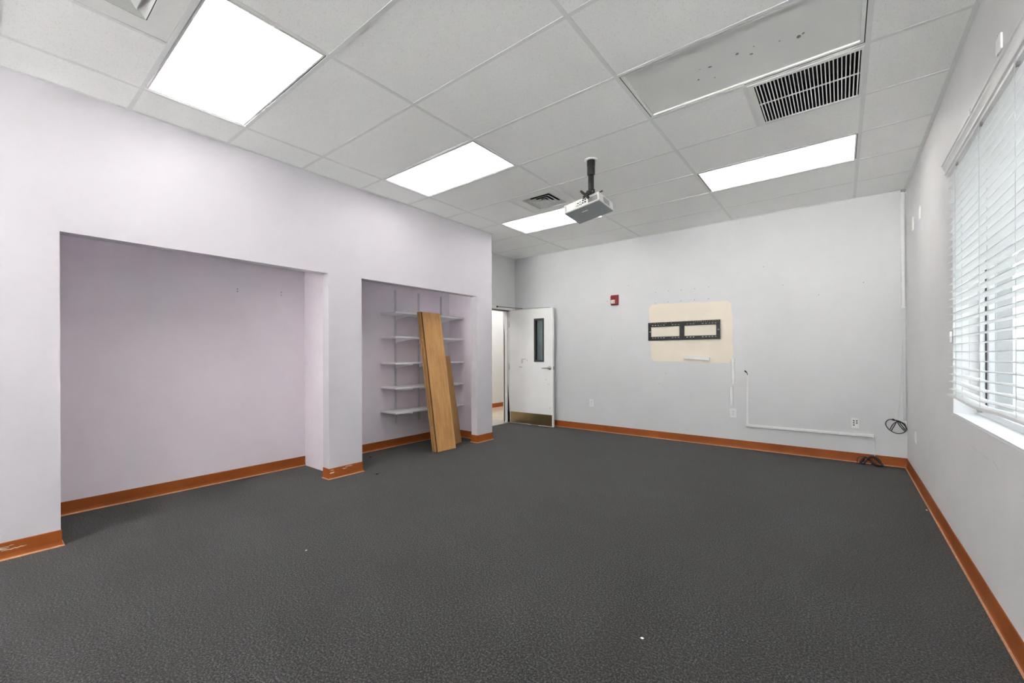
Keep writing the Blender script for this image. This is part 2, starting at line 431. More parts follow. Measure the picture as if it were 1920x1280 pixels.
# ------------------------------------------------------------------ ceiling: tee grid and tiles
rows = range(-16, 10)
skip = set()                     # tile slots taken by fixtures: (column, row, half) half None = whole
FIX = {(1, 0): 'light', (1, 3): 'light', (1, 6): 'light', (3, 6): 'light', (3, 3): 'off', (3, 0): 'light', (1, -3): 'light', (3, -3): 'light', (1, -6): 'light', (3, -6): 'light', (1, -9): 'light', (3, -9): 'light'}
VENT = {(1, 5), (1, -1)}; RET = {(3, 4)}
tl = MB(); T = .0125; UP = .0016
cols = [XB] + GX[1:] + [XR]
ys = [GY0 + GT * j for j in rows]
for c in range(5):
    x0, x1 = cols[c], cols[c + 1]
    for j in rows:
        y0, y1 = max(YR, GY0 + GT * j), min(YB, GY0 + GT * (j + 1))
        if y1 - y0 < .02 or (c, j) in FIX: continue
        a0, a1 = x0 + .004, x1 - .004
        if (c, j) in VENT or (c, j) in RET: a1 = x0 + .6096 - .002
        jx = random.uniform(-.0015, .0015); up = UP + random.uniform(-.0004, .0012)
        tl.box(a0 + jx, a1 + jx, y0 + .004, y1 - .004, HZ + up, HZ + up + .016)
ce = struct('ceiling', tl, 'tile', 'suspended ceiling of white speckled mineral tiles', 'ceiling')
gr = MB()
def tee(x0, x1, y0, y1):
    gr.box(x0, x1, y0, y1, HZ, HZ + .002)
for x in GX[1:]: tee(x - T, x + T, YR, YB)
for j in rows:
    y = GY0 + GT * j
    if YR < y < YB:
        for c in range(5): tee(cols[c] + (T if c else 0), cols[c + 1] - (T if c < 4 else 0), y - T, y + T)
for (c, j) in VENT | RET:
    xm = GX[c] + .6096; tee(xm - T, xm + T, GY0 + GT * j + T, GY0 + GT * (j + 1) - T)
gr.box(XR - .022, XR, YR, YB, HZ - .0003, HZ + .02); gr.box(XB, XR, YB - .022, YB, HZ - .0003, HZ + .02)
gr.box(XL, XL + .022, YR, A5, HZ - .0003, HZ + .02); gr.box(XB, XL + .022, A5, A5 + .022, HZ - .0003, HZ + .02)
gr.box(XB, XB + .022, A5, YB, HZ - .0003, HZ + .02)
gr.build('tee_grid', 'grid', ce)
struct('ceiling_deck', MB().box(XB - .1, XR + .1, YR - .1, YB + .1, HZ + .34, HZ + .38), 'dark_void', 'dark structural deck hidden above the tiles', 'ceiling')

# ------------------------------------------------------------------ ceiling lights
def make_light(label, lit, c, j):
    w, d = 1.2192 - 2 * T, GT - 2 * T
    x, y = (GX[c] + GX[c + 1]) / 2, GY0 + GT * (j + .5)
    t = thing('ceiling_light', label, 'ceiling light', (x, y, HZ), 'fluorescent troffers in the ceiling' if lit else None)
    fr = MB(); e = .016 if lit else .024
    fr.plate('z', HZ + .0021, HZ + .012, x - w / 2 + .006, x + w / 2 - .006, y - d / 2 + .006, y + d / 2 - .006,
             [(x - w / 2 + e, x + w / 2 - e, y - d / 2 + e, y + d / 2 - e)])
    fr.build('frame', 'white_metal', t)
    hb = MB().plate('z', HZ + .012, HZ + .10, x - w / 2 + .008, x + w / 2 - .008, y - d / 2 + .008, y + d / 2 - .008,
                    [(x - w / 2 + .012, x + w / 2 - .012, y - d / 2 + .012, y + d / 2 - .012)])
    hb.box(x - w / 2 + .008, x + w / 2 - .008, y - d / 2 + .008, y + d / 2 - .008, HZ + .10, HZ + .104)
    hb.build('housing', 'white_metal', t)
    df = MB().box(x - w / 2 + .013, x + w / 2 - .013, y - d / 2 + .013, y + d / 2 - .013, HZ + .0125, HZ + .0165)
    df.build('diffuser', 'lamp' if lit else 'lens_off', t)
    if not lit:
        sp = MB()
        for (u, v, r) in ((.25, .32, .006), (.22, .60, .009), (.30, .36, .011), (.30, .72, .006), (.44, .30, .010), (.50, .45, .010), (.52, .28, .005), (.63, .40, .005), (.71, .48, .014), (.73, .44, .009)):
            px, py = x - w / 2 + w * (u * .9 + .12), y - d / 2 + d * (.25 + v * .6)
            sp.lathe([(r * .3, 0), (r, .0005), (r * .5, .0012)], 7, 0, Matrix.Translation((px, py, HZ + .0112)) @ Matrix.Rotation(random.uniform(0, 3), 4, 'Z') @ Matrix.Diagonal((1, random.uniform(.35, .8), 1, 1)))
        o = sp.build('dead_insects', 'speck', t); o['kind'] = 'stuff'; o['label'] = 'dark specks of dead insects in the lens'
    return t
make_light('lit troffer nearest the viewer, beside the left wall and the square vent', True, 1, 0)
make_light('lit troffer in the middle of the left row, between the nearest one and the projector', True, 1, 3)
make_light('lit troffer partly hidden behind the hanging projector', True, 1, 6)
make_light('lit troffer on the right, between the return grille and the far wall', True, 3, 6)
make_light('unlit grey troffer with dead insects, next to the return grille', False, 3, 3)
make_light('unseen lit troffer added for fill in the window row, above the viewer', True, 3, 0)  # from here on, unseen troffers added to brighten the room
make_light('unseen lit troffer added for fill in the left row, behind the viewer', True, 1, -3)
make_light('unseen lit troffer added for fill in the window row, behind the viewer', True, 3, -3)
make_light('unseen lit troffer added for fill in the left row, far behind the viewer', True, 1, -6)
make_light('unseen lit troffer added for fill in the window row, far behind the viewer', True, 3, -6)
make_light('unseen lit troffer added for fill in the left row, close to the added glazed front', True, 1, -9)
make_light('unseen lit troffer added for fill in the window row, close to the added glazed front', True, 3, -9)

# ------------------------------------------------------------------ air diffusers and return grille
def make_diffuser(label, j):
    x, y = GX[1] + .6096 * 1.5 + .003, GY0 + GT * (j + .5)
    t = thing('ceiling_vent', label, 'vent', (x, y, HZ), 'square supply diffusers')
    h = .6096 / 2 - T - .001; q = .185
    MB().plate('z', HZ + .001, HZ + .004, x - h, x + h, y - h, y + h, [(x - q, x + q, y - q, y + q)]).build('face_panel', 'white_metal', t)
    pan = MB().plate('z', HZ + .004, HZ + .12, x - q - .01, x + q + .01, y - q - .01, y + q + .01, [(x - q, x + q, y - q, y + q)])
    pan.box(x - q - .01, x + q + .01, y - q - .01, y + q + .01, HZ + .12, HZ + .124)
    pan.build('plenum', 'dark_void', t)
    for k in range(4):
        ro = q - .004 - k * .046; ri = max(.012, ro - .052)
        lo, hi = HZ + .002, HZ + .028
        mb = MB(); e = .0025
        ring = lambda r, z: [(x - r, y - r, z), (x + r, y - r, z), (x + r, y + r, z), (x - r, y + r, z)]
        vs = ring(ro, lo) + ring(ri, hi) + ring(ri, hi + e) + ring(ro, lo + e)
        fs = []
        for a in range(4):
            for i in range(4): fs.append((a * 4 + i, a * 4 + (i + 1) % 4, ((a + 1) % 4) * 4 + (i + 1) % 4, ((a + 1) % 4) * 4 + i))
        mb.add(vs, fs)
        mb.build('cone_louvre', 'louvre', t)
    return t
make_diffuser('square supply vent at the top left corner, beside the nearest troffer', -1)
make_diffuser('square supply vent just left of the hanging projector', 5)

x0, x1 = GX[3] + .6096 + T, GX[4] - T; y0, y1 = GY0 + GT * 4 + T, GY0 + GT * 5 - T
t = thing('return_grille', 'louvred return air grille beside the unlit troffer', 'vent', ((x0 + x1) / 2, (y0 + y1) / 2, HZ))
g = (x0 + .034, x1 - .012, y0 + .030, y1 - .012)
MB().plate('z', HZ - .003, HZ + .004, x0, x1, y0, y1, [g]).build('frame', 'white_metal', t, .001)
p = MB().plate('z', HZ + .004, HZ + .2, g[0] - .008, g[1] + .008, g[2] - .008, g[3] + .008, [g]); p.box(g[0] - .008, g[1] + .008, g[2] - .008, g[3] + .008, HZ + .2, HZ + .204)
p.build('duct', 'dark_void', t)
n = 27; stp = (g[1] - g[0]) / n
for i in range(n):
    c = g[0] + stp * (i + .5)
    MB().prism([(c - .0022, HZ - .001), (c + .0038, HZ - .001), (c + .0012, HZ + .019), (c - .0022, HZ + .019)], 'y', g[2], g[3]).build('blade', 'white_metal', t)
MB().box(g[0], g[1], (g[2] + g[3]) / 2 - .002, (g[2] + g[3]) / 2 + .002, HZ + .004, HZ + .012).build('cross_bar', 'white_metal', t)

# ------------------------------------------------------------------ projector and its ceiling mount
PX, PY = -1.736, 3.426
t = thing('projector_mount', 'black pole mount fixed through the ceiling above the projector', 'mount', (PX, PY, HZ))
TM = lambda z: Matrix.Translation((PX, PY, z))
MB().lathe([(.040, -.010), (.052, -.009), (.057, -.003), (.057, .004), (.040, .004)], 32, 0, TM(HZ), False).build('ceiling_ring', 'white_metal', t)
MB().lathe([(.034, -.06), (.036, -.055), (.036, .03), (.034, .034)], 28, 0, TM(HZ)).build('coupling', 'black', t)
MB().lathe([(.030, -.135), (.0345, -.13), (.0345, -.06), (.030, -.056)], 28, 0, TM(HZ)).build('collar', 'black', t)
MB().lathe([(.0255, -.33), (.0255, -.13)], 24, 0, TM(HZ)).build('pole', 'black', t)
ZB = HZ - .31
R0 = Matrix.Translation((PX, PY, ZB)) @ Matrix.Rotation(-.0438, 4, 'Z') @ Matrix.Rotation(-.1064, 4, 'X') @ Matrix.Rotation(-.1322, 4, 'Y')
b = MB()
b.box(-.045, .055, -.035, -.028, -.045, .02, 0, R0); b.box(-.045, .055, .028, .035, -.045, .02, 0, R0); b.box(-.045, .055, -.035, .035, -.048, -.042, 0, R0)
b.box(-.066, -.045, -.032, .032, -.044, .004, 0, R0)
b.build('tilt_bracket', 'black', t, .002)
for (bx, bz) in ((-.012, .006), (.035, .006), (-.03, -.02)):
    MB().lathe([(.0055, 0), (.0055, .003), (.004, .004)], 8, 0, R0 @ Matrix.Translation((bx, -.035, bz)) @ Matrix.Rotation(PI / 2, 4, 'X')).build('bolt', 'steel', t)
def rp(x, y, z): return tuple(R0 @ Vector((x, y, z)))
Q = Matrix.Translation((-1.746, 3.3949, 2.5084)) @ Matrix.Rotation(-.0438, 4, 'Z') @ Matrix.Rotation(-.1064, 4, 'X') @ Matrix.Rotation(-.1322, 4, 'Y')
W2, D2, H2 = .3448 / 2, .2586 / 2, .082 / 2
# long adjuster knobs reaching over the near edge of the projector
MB().tube([(-1.742, 3.245, 2.617), (-1.722, 3.246, 2.597), (-1.704, 3.248, 2.580), (-1.692, 3.252, 2.574)], [.0105, .0115, .010, .008], 12).build('clamp_knob', 'black', t)
MB().tube([(-1.684, 3.240, 2.570), (-1.676, 3.238, 2.556), (-1.666, 3.236, 2.540)], [.0105, .0135, .012], 12).build('clamp_knob', 'black', t)
MB().tube([rp(-.02, -.03, -.03), rp(.02, -.10, -.02), (-1.690, 3.252, 2.580), (-1.672, 3.248, 2.566)], [.011, .011, .012, .010], 10).build('front_arm', 'black', t)
MB().tube([(-1.690, 3.252, 2.574), (-1.708, 3.258, 2.562), (-1.732, 3.262, 2.5535)], [.006, .0055, .005], 8).build('front_arm', 'black', t)
for (ax, ay) in ((.10, -.06), (.09, .10), (-.10, .10)):
    e = Q @ Vector((ax, ay, H2 + .008)); s0 = R0 @ Vector((ax * .25, ay * .25, -.046)); mid = (e + s0) / 2 + Vector((0, 0, .008))
    MB().tube([s0, mid, e], [.007, .006, .005], 8).build('arm', 'black', t)
MB().tube([tuple(Q @ Vector((.10, -.05, H2 + .016))), tuple(Q @ Vector((.150, -.07, H2 + .026))), tuple(Q @ Vector((.182, -.08, H2 + .020)))], [.004, .005, .007], 8).build('arm_end', 'black', t)

t = thing('projector', 'white and grey projector hanging upside down below the ceiling pole', 'projector', (-1.746, 3.3949, 2.5084 - H2))
MB().box(-W2, W2, -D2, D2, -H2 + .010, H2, 0, Q).build('body', 'plastic_proj', t, .006, 3)
MB().box(-W2 + .001, W2 - .001, -D2 + .001, D2 - .001, -H2, -H2 + .012, 0, Q).build('cover', 'plastic_grey', t, .004, 3)
MB().box(-.035, .02, -.062, -.046, -H2 - .0012, -H2 + .001, 0, Q).build('label_plate', 'plastic', t)
MB().box(-.075, -.005, -.094, -.088, -H2 - .001, -H2 + .001, 0, Q).build('seam_strip', 'vent_grey', t)
f = MB(); f.box(-.165, -.062, -D2 - .0012, -D2 + .002, -.022, .032, 0, Q); f.build('lamp_door', 'plastic_proj', t, .0008)
f = MB()
for k in range(5): f.box(-.160, -.146, -D2 - .002, -D2 + .001, -.018 + k * .0095, -.012 + k * .0095, 0, Q)
f.build('indicator_strip', 'vent_grey', t)
MB().box(-.058, .062, -D2 - .0012, -D2 + .002, -.024, .033, 0, Q).build('port_panel', 'plastic_proj', t)
for (px, pz, w, h) in ((-.045, -.012, .006, .006), (-.030, -.014, .008, .008), (-.014, -.010, .010, .007), (.002, -.013, .008, .010), (-.028, .008, .018, .007), (-.006, .012, .010, .007), (.018, -.006, .014, .010), (.022, .016, .014, .012), (.042, -.004, .014, .012), (.045, .018, .012, .012)):
    MB().box(px - w / 2, px + w / 2, -D2 - .004, -D2, pz - h / 2, pz + h / 2, 0, Q).build('port', 'black', t, .0006)
f = MB()
for k in range(5):
    f.box(.068, .158, -D2 - .002, -D2 + .001, -.022 + k * .009, -.0175 + k * .009, 0, Q)
f.build('exhaust_grille', 'gasket', t)
MB().box(.066, .160, -D2 - .0025, -D2, .026, .030, 0, Q).build('trim_line', 'vent_grey', t)
f = MB()
for k in range(9): f.box(W2 - .001, W2 + .0015, -.045 + k * .012, -.038 + k * .012, -.022, .026, 0, Q)
f.box(W2 - .001, W2 + .0006, -.05, .062, -.024, .028, 0, Q)
f.build('side_vent', 'vent_grey', t)
LM = Q @ Matrix.Translation((-.08, D2, .002)) @ Matrix.Rotation(-PI / 2, 4, 'X')
MB().lathe([(.036, -.004), (.036, .006), (.030, .008), (.028, .002)], 24, 0, LM).build('lens_ring', 'vent_grey', t)
MB().lathe([(.027, .0), (.020, .006), (.001, .008)], 24, 0, LM).build('lens', 'lens', t)

# ------------------------------------------------------------------ door and frame
fr = MB()
J = .05
# jamb linings with stop, head, and casing on the room side
fr.box(XB - .16, XB + .012, DY1 - .0, DY1 + .035, 0, DH + .035); fr.box(XB - .16, XB + .012, DY0 - .035, DY0, 0, DH + .035)
fr.box(XB - .16, XB + .012, DY0, DY1, DH, DH + .035)
fr.box(XB, XB + .018, DY1 + .0, DY1 + .065, 0, DH + .055); fr.box(XB, XB + .018, DY0 - .055, DY0, 0, DH + .055); fr.box(XB, XB + .018, DY0, DY1, DH, DH + .055)
fr.box(XB - .11, XB - .05, DY1 - .014, DY1, 0, DH); fr.box(XB - .11, XB - .05, DY0, DY0 + .014, 0, DH); fr.box(XB - .11, XB - .05, DY0, DY1, DH - .014, DH)
ft = struct('trim_2', fr, 'frame', 'off white metal door frame in the far left corner', 'door frame', .002)
sl = MB(); sl.box(XB + .0005, XB + .0195, DY1 - .010, DY1 + .001, 0, DH); sl.box(XB + .0005, XB + .0195, DY0, DY1, DH - .011, DH + .001)
sl.build('shadow_gap_strip', 'gasket', ft)  # dark strips drawn in for the shadow gap round the door
# leaf: hinge edge at (-4.595, 5.93), free edge near the far wall
A = Vector((-4.598, 5.915, 0)); Bq = Vector((-3.714, 5.937, 0)); ang = math.atan2(Bq.y - A.y, Bq.x - A.x); L = (Bq - A).length
DM = Matrix.Translation(A) @ Matrix.Rotation(ang, 4, 'Z')
d = thing('door_1', 'white door standing open against the far wall', 'door', tuple(A)); d['kind'] = 'structure'
vx0, vx1, vz0, vz1 = .523, .713, 1.094, 1.820
MB().plate('y', 0, .045, 0, L, .012, 1.990, [(vx0, vx1, vz0, vz1)], 0, DM).build('door_leaf', 'door', d, .0015)
for (ya, yb) in ((-.008, .004), (.041, .053)):
    MB().plate('y', ya, yb, vx0 - .004, vx1 + .004, vz0 - .004, vz1 + .004, [(vx0 + .026, vx1 - .026, vz0 + .028, vz1 - .028)], 0, DM).build('vision_frame', 'bronze', d, .002)
MB().box(vx0 + .01, vx1 - .01, .020, .026, vz0 + .01, vz1 - .01, 0, DM).build('vision_pane', 'visionglass', d)
MB().box(.012, L - .016, -.0025, .001, .022, .212, 0, DM).build('kick_plate', 'brass', d, .0008)
h = MB(); HX, HZd = L - .060, .990
h.lathe([(.031, 0), (.031, .006), (.026, .011), (.012, .012), (.011, .045)], 24, 0, DM @ Matrix.Translation((HX, 0, HZd)) @ Matrix.Rotation(PI / 2, 4, 'X'))
pt = [DM @ Vector(p) for p in ((HX, -.045, HZd), (HX - .02, -.052, HZd + .001), (HX - .06, -.053, HZd + .001), (HX - .105, -.052, HZd - .002), (HX - .125, -.046, HZd - .003))]
h.tube(pt, [.0105, .011, .0095, .009, .007], 10)
h.build('door_handle', 'steel', d)
h = MB(); h.lathe([(.031, 0), (.031, .006), (.026, .011), (.011, .045)], 20, 0, DM @ Matrix.Translation((HX, .045, HZd)) @ Matrix.Rotation(-PI / 2, 4, 'X'))
h.tube([DM @ Vector(p) for p in ((HX, .09, HZd), (HX - .06, .097, HZd), (HX - .12, .095, HZd))], [.011, .010, .008], 10); h.build('door_handle', 'steel', d)
MB().box(L - .0005, L + .0015, .008, .037, HZd - .028, HZd + .028, 0, DM).build('latch_plate', 'steel', d)
MB().box(L + .001, L + .012, .016, .029, HZd - .010, HZd + .010, 0, DM).build('latch_bolt', 'steel', d, .002)
for hz in (.25, 1.0, 1.75):
    hb = MB().tube([(A.x - .012, A.y + .006, hz - .05), (A.x - .012, A.y + .006, hz + .05)], .007, 10)
    hb.build('hinge', 'steel', d)
MB().box(.46, .60, -.006, .001, .010, .018, 0, DM).build('bottom_bracket', 'bronze', d)
sm = MB()
for (sx, sz, w, hh) in ((.27, 1.10, .05, .10), (.31, 1.135, .10, .022), (.375, 1.12, .022, .05), (.24, 1.0, .10, .03), (.34, 1.2, .012, .02), (.76, .80, .02, .03), (.80, .72, .03, .02), (.83, .33, .02, .03)):
    n_ = 10; ring = [(sx + w / 2 * math.cos(2 * PI * k / n_) * random.uniform(.6, 1.1), -.0006, sz + hh / 2 * math.sin(2 * PI * k / n_) * random.uniform(.6, 1.1)) for k in range(n_)]
    sm.add(ring, [tuple(range(n_))], 0, False, DM)
o = sm.build('smudges', 'smudge', d); o['kind'] = 'stuff'; o['label'] = 'faint grey hand smudges'
# overhead holder arm joining frame head and leaf
st = MB(); st.tube([(XB + .02, 5.62, DH + .045), (-4.52, 5.80, DH + .035), (-4.30, 5.905, DH + .012)], .005, 8)
st.lathe([(.016, 0), (.016, .014)], 12, 0, Matrix.Translation((XB + .018, 5.60, DH + .043)) @ Matrix.Rotation(PI / 2, 4, 'Y'))
st.build('holder_arm', 'bronze', d)
MB().tube([(-4.45, 5.89, DH - .002), (-4.30, 5.905, DH + .012), (-3.75, 5.93, DH - .006)], .004, 6).build('holder_track', 'steel', d)

# ------------------------------------------------------------------ shelves in the closet
XS = XB + .004
SZ = [1.758, 1.450, 1.119, .808, .497]; SYA, SYB = 3.243, 4.452; XF = -4.312
SST = [3.486, 3.884, 4.306]
for i, (y, nm) in enumerate(zip(SST, ('left slotted shelf standard screwed to the closet back', 'middle slotted shelf standard, mostly behind the leaning boards', 'right slotted shelf standard beside the closet side wall'))):
    s = MB(); hs = [(y - .008, y - .003, z_ - .007, z_ + .007) for z_ in [.33 + .05 * k for k in range(35)]] + [(y + .003, y + .008, z_ - .007, z_ + .007) for z_ in [.33 + .05 * k for k in range(35)]]
    s.plate('x', XS + .010, XS + .0125, y - .012, y + .012, .31, 2.078, hs)
    s.box(XS, XS + .0115, y - .012, y - .010, .31, 2.078); s.box(XS, XS + .0115, y + .010, y + .012, .31, 2.078)
    tag(s.build('shelf_standard', 'zinc'), nm, 'shelf standard', 'shelf standards')
names = ['top white shelf in the closet, level with the tops of the tall boards', 'second white shelf from the top in the closet', 'middle white shelf of five in the closet',
         'second white shelf from the bottom in the closet', 'lowest white shelf in the closet, nearest the carpet']
def make_shelf(z, lab):
    t = thing('wall_shelf', lab, 'shelf', (XS, SYA, z), 'white closet shelves')
    MB().box(XS + .018, XF, SYA, SYB, z - .019, z).build('board', 'shelf', t, .002)
    for y in SST:
        m = MB().prism([(XS + .0125, z - .0195), (XF + .03, z - .0195), (XF + .03, z - .030), (XS + .06, z - .066), (XS + .0125, z - .082)], 'y', y - .004, y + .004)
        m.build('bracket', 'shelf', t, .001)
    return t
s0 = make_shelf(SZ[0], names[0])
for z, n_ in list(zip(SZ, names))[1:]: copy_thing(s0, (XS, SYA, z), n_)

# ------------------------------------------------------------------ leaning boards
def board(name_label, bottom_left, bottom_right, lean, length, thick, mats, notch=False, chip=False):
    # bottom_left/right: front lower edge on the carpet; leans back (towards -x side) by angle lean
    P, Qp = Vector(bottom_left), Vector(bottom_right)
    w = (Qp - P); wl_ = w.length; w.normalize()
    nb = Vector((0, 0, 1)).cross(w).normalized()         # horizontal, away from the room
    if nb.x > 0: nb = -nb
    up = (Vector((0, 0, 1)) * math.cos(lean) + nb * math.sin(lean)).normalized()
    bk = (nb * math.cos(lean) - Vector((0, 0, 1)) * math.sin(lean)).normalized()
    base = P + Vector((0, 0, thick * math.sin(lean) + .001))
    mx = Matrix(((w.x, bk.x, up.x, base.x), (w.y, bk.y, up.y, base.y), (w.z, bk.z, up.z, base.z), (0, 0, 0, 1)))
    me = MB(); me.box(0, wl_, 0, thick, 0, length)
    if isinstance(mats, tuple): me.mi[4] = 1             # left edge darker than the face
    o = me.build('wooden_board', mats)
    o.matrix_basis = mx
    md = o.modifiers.new('soft_edges', 'BEVEL'); md.width = .0025; md.segments = 2
    tag(o, name_label, 'board', 'boards leaning in the closet')
    if chip:
        for poly in (((.78, .2), (.795, .9), (.81, .85), (.80, .3), (.79, .1)), ((.17, .1), (.168, .9), (.176, .8), (.178, .2))):
            c = MB().prism([(thick * q, length * p) for p, q in poly], 'x', -.0010, .0015)
            c2 = c.build('edge_chip', 'chip'); c2.parent = o; c2['label'] = 'pale chipped spot on the edge'
    return o
lean = math.atan2(.300, 1.768)
B1 = (-3.926, 3.568, 0)
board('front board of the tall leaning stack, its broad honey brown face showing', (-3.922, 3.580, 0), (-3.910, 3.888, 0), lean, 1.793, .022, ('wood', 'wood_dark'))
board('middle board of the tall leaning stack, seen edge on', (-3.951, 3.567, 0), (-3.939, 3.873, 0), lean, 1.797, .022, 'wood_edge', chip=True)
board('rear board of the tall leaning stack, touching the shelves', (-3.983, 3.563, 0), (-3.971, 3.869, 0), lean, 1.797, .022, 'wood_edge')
board('short leaning board to the right of the tall stack', (-4.043, 3.925, 0), (-4.108, 4.196, 0), math.atan2(.185, 1.19), 1.207, .022, 'wood_short')

# ------------------------------------------------------------------ television wall bracket
t = thing('television_bracket', 'black slotted television wall bracket on the cream patch', 'bracket', (-1.717, YB, 1.54))
hl = [(-2.152, -1.757, 1.465, 1.605), (-1.690, -1.289, 1.465, 1.605)]
for xs in (-2.128, -2.09, -2.049, -2.01, -1.97, -1.85, -1.811, -1.769, -1.654, -1.611, -1.573, -1.455, -1.413, -1.372, -1.334, -1.296):
    for z_ in (1.628, 1.4475): hl.append((xs - .0105, xs + .0105, z_ - .0045, z_ + .0045))
for xs in (-2.166, -1.262): hl.append((xs - .011, xs + .011, 1.533, 1.543))
for xs in (-2.166, -2.14, -2.111, -2.089, -2.06, -2.035, -1.997, -1.966, -1.941, -1.865, -1.57, -1.544, -1.516, -1.49, -1.471, -1.443, -1.421, -1.393, -1.366, -1.336, -1.317, -1.293, -1.266):
    hl.append((xs - .004, xs + .004, 1.653, 1.6605))
MB().plate('y', YB - .016, YB - .0135, -2.195, -1.239, 1.411, 1.668, hl).build('back_plate', 'black', t)
l_ = MB(); l_.box(-2.195, -1.239, YB - .016, YB, 1.6665, 1.669); l_.box(-2.195, -1.239, YB - .016, YB, 1.410, 1.4125)
l_.build('lip', 'black', t)
for bx, bz in ((-2.166, 1.60), (-2.166, 1.47), (-1.262, 1.60), (-1.262, 1.47)):
    MB().lathe([(.007, 0), (.007, .003), (.004, .005)], 8, 0, Matrix.Translation((bx, YB - .016, bz)) @ Matrix.Rotation(PI / 2, 4, 'X')).build('bolt', 'bronze', t)

# ------------------------------------------------------------------ fire alarm
fx, fz = -2.712, 2.046
t = thing('fire_alarm', 'red fire alarm strobe high on the far wall', 'fire alarm', (fx, YB, fz))
MB().box(fx - .062, fx + .062, YB - .018, YB, fz - .078, fz + .078).build('back_box', 'red', t, .004)
MB().prism([(YB - .018, fz - .07), (YB - .046, fz - .058), (YB - .046, fz + .05), (YB - .030, fz + .072), (YB - .018, fz + .072)], 'x', fx - .056, fx + .056).build('body', 'red', t, .004)
MB().box(fx - .046, fx + .022, YB - .062, YB - .044, fz - .055, fz + .002).build('strobe_lens', 'clear', t, .006)
MB().box(fx + .004, fx + .009, YB - .0635, YB - .05, fz - .045, fz - .022).build('strobe_tube', 'gasket', t)
MB().box(fx - .03, fx - .008, YB - .0632, YB - .05, fz - .034, fz - .028).build('reflector', 'vent_grey', t)
g_ = MB()
for k in range(3): g_.box(fx - .03, fx + .03, YB - .0475, YB - .045, fz + .016 + k * .010, fz + .020 + k * .010)
g_.build('sounder_grille', 'gasket', t)

# ------------------------------------------------------------------ cable raceways
def raceway(mb, p0, p1, w=.032, dp=.016, y=YB):
    p0, p1 = Vector((p0[0], 0, p0[1])), Vector((p1[0], 0, p1[1])); d_ = (p1 - p0); L_ = d_.length; d_.normalize()
    sd = Vector((-d_.z, 0, d_.x))
    mx = Matrix(((d_.x, 0, sd.x, p0.x), (0, 1, 0, y), (d_.z, 0, sd.z, p0.z), (0, 0, 0, 1)))
    mb.add([(a, b_, c) for a in (0, L_) for (b_, c) in ((0, -w / 2), (-dp * .75, -w / 2), (-dp, -w / 2 + .005), (-dp, w / 2 - .005), (-dp * .75, w / 2), (0, w / 2))],
           [(0, 1, 2, 3, 4, 5), (11, 10, 9, 8, 7, 6)] + [(i, (i + 1) % 6, 6 + (i + 1) % 6, 6 + i) for i in range(6)], 0, False, mx)
    return mb
def rw(label, p0, p1, **k):
    return tag(raceway(MB(), p0, p1, **k).build('cable_raceway', 'plastic'), label, 'raceway', 'loose lengths of white raceway')
rw('short white raceway stuck at a slant on the cream patch', (-1.697, 1.168), (-1.370, 1.146), w=.042, dp=.03)
rw('white raceway length just below the cream patch corner', (-1.094, 1.098), (-1.089, .824), w=.036, dp=.028)
rw('white raceway length directly above the lower outlet', (-1.112, .790), (-1.110, .552), w=.036, dp=.028)
rw('small white raceway coupler at the bottom right corner of the cream patch', (-1.094, 1.150), (-1.094, 1.104), w=.042, dp=.02)
t = thing('wall_conduit', 'white raceway running down then along the far wall to the right', 'raceway', (-.93, YB, .297))
raceway(MB(), (-.927, .945), (-.930, .284), w=.030, dp=.014).build('upright_run', 'plastic', t)
raceway(MB(), (-.945, .301), (.272, .309), w=.030, dp=.026).build('level_run', 'plastic', t)
MB().box(.268, .284, YB - .028, YB, .292, .327).build('end_cap', 'plastic', t, .003)
t = thing('corner_raceway', 'white raceway down the far right corner from the ceiling', 'raceway', (.518, YB, 1.706))
raceway(MB(), (.512, 2.925), (.518, 1.706), w=.030, dp=.02).build('cover', 'plastic', t)
MB().box(.500, .540, YB - .03, YB, 2.920, 2.942).build('top_fitting', 'vent_grey', t, .004)
MB().box(.500, .536, YB - .024, YB, 1.690, 1.708).build('end_cap', 'plastic', t, .002)

# ------------------------------------------------------------------ outlets and plates
def outlet(label, x, z, w=.074, h=.118, name='wall_outlet'):
    t = thing(name, label, 'outlet', (x, YB, z), 'wall plates on the far wall')
    MB().box(x - w / 2, x + w / 2, YB - .007, YB, z - h / 2, z + h / 2).build('cover_plate', 'plastic', t, .003)
    for s_ in (-1, 1):
        zc = z + s_ * .0205
        MB().box(x - .016, x + .016, YB - .0095, YB - .004, zc - .0145, zc + .0145).build('receptacle', 'plastic', t, .003)
        sl_ = MB()
        for dx in (-.0065, .0065): sl_.box(x + dx - .0014, x + dx + .0014, YB - .0099, YB - .006, zc - .001, zc + .008)
        sl_.lathe([(.0026, 0), (.0026, .003)], 8, 0, Matrix.Translation((x, YB - .0069, zc - .007)) @ Matrix.Rotation(PI / 2, 4, 'X'))
        sl_.build('slots', 'gasket', t)
    MB().lathe([(.003, 0), (.002, .0012)], 8, 0, Matrix.Translation((x, YB - .007, z)) @ Matrix.Rotation(PI / 2, 4, 'X')).build('screw', 'steel', t)
    return t
outlet('white duplex outlet near the open door', -3.112, .441)
outlet('white duplex outlet below the upright raceway pieces', -1.094, .446, .083, .125)
x, z = .124, .435
t = thing('data_plate', 'white data plate with black jacks, right of the level raceway', 'wall plate', (x, YB, z), 'wall plates on the far wall')
MB().box(x - .036, x + .036, YB - .008, YB, z - .058, z + .058).build('cover_plate', 'plastic', t, .003)
for (dx, dz) in ((-.012, .026), (.013, .026), (-.012, .003), (.013, .003), (-.012, -.021)):
    MB().box(x + dx - .007, x + dx + .007, YB - .0092, YB - .006, z + dz - .006, z + dz + .006).build('jack', 'gasket', t, .001)
x, z = .522, .463
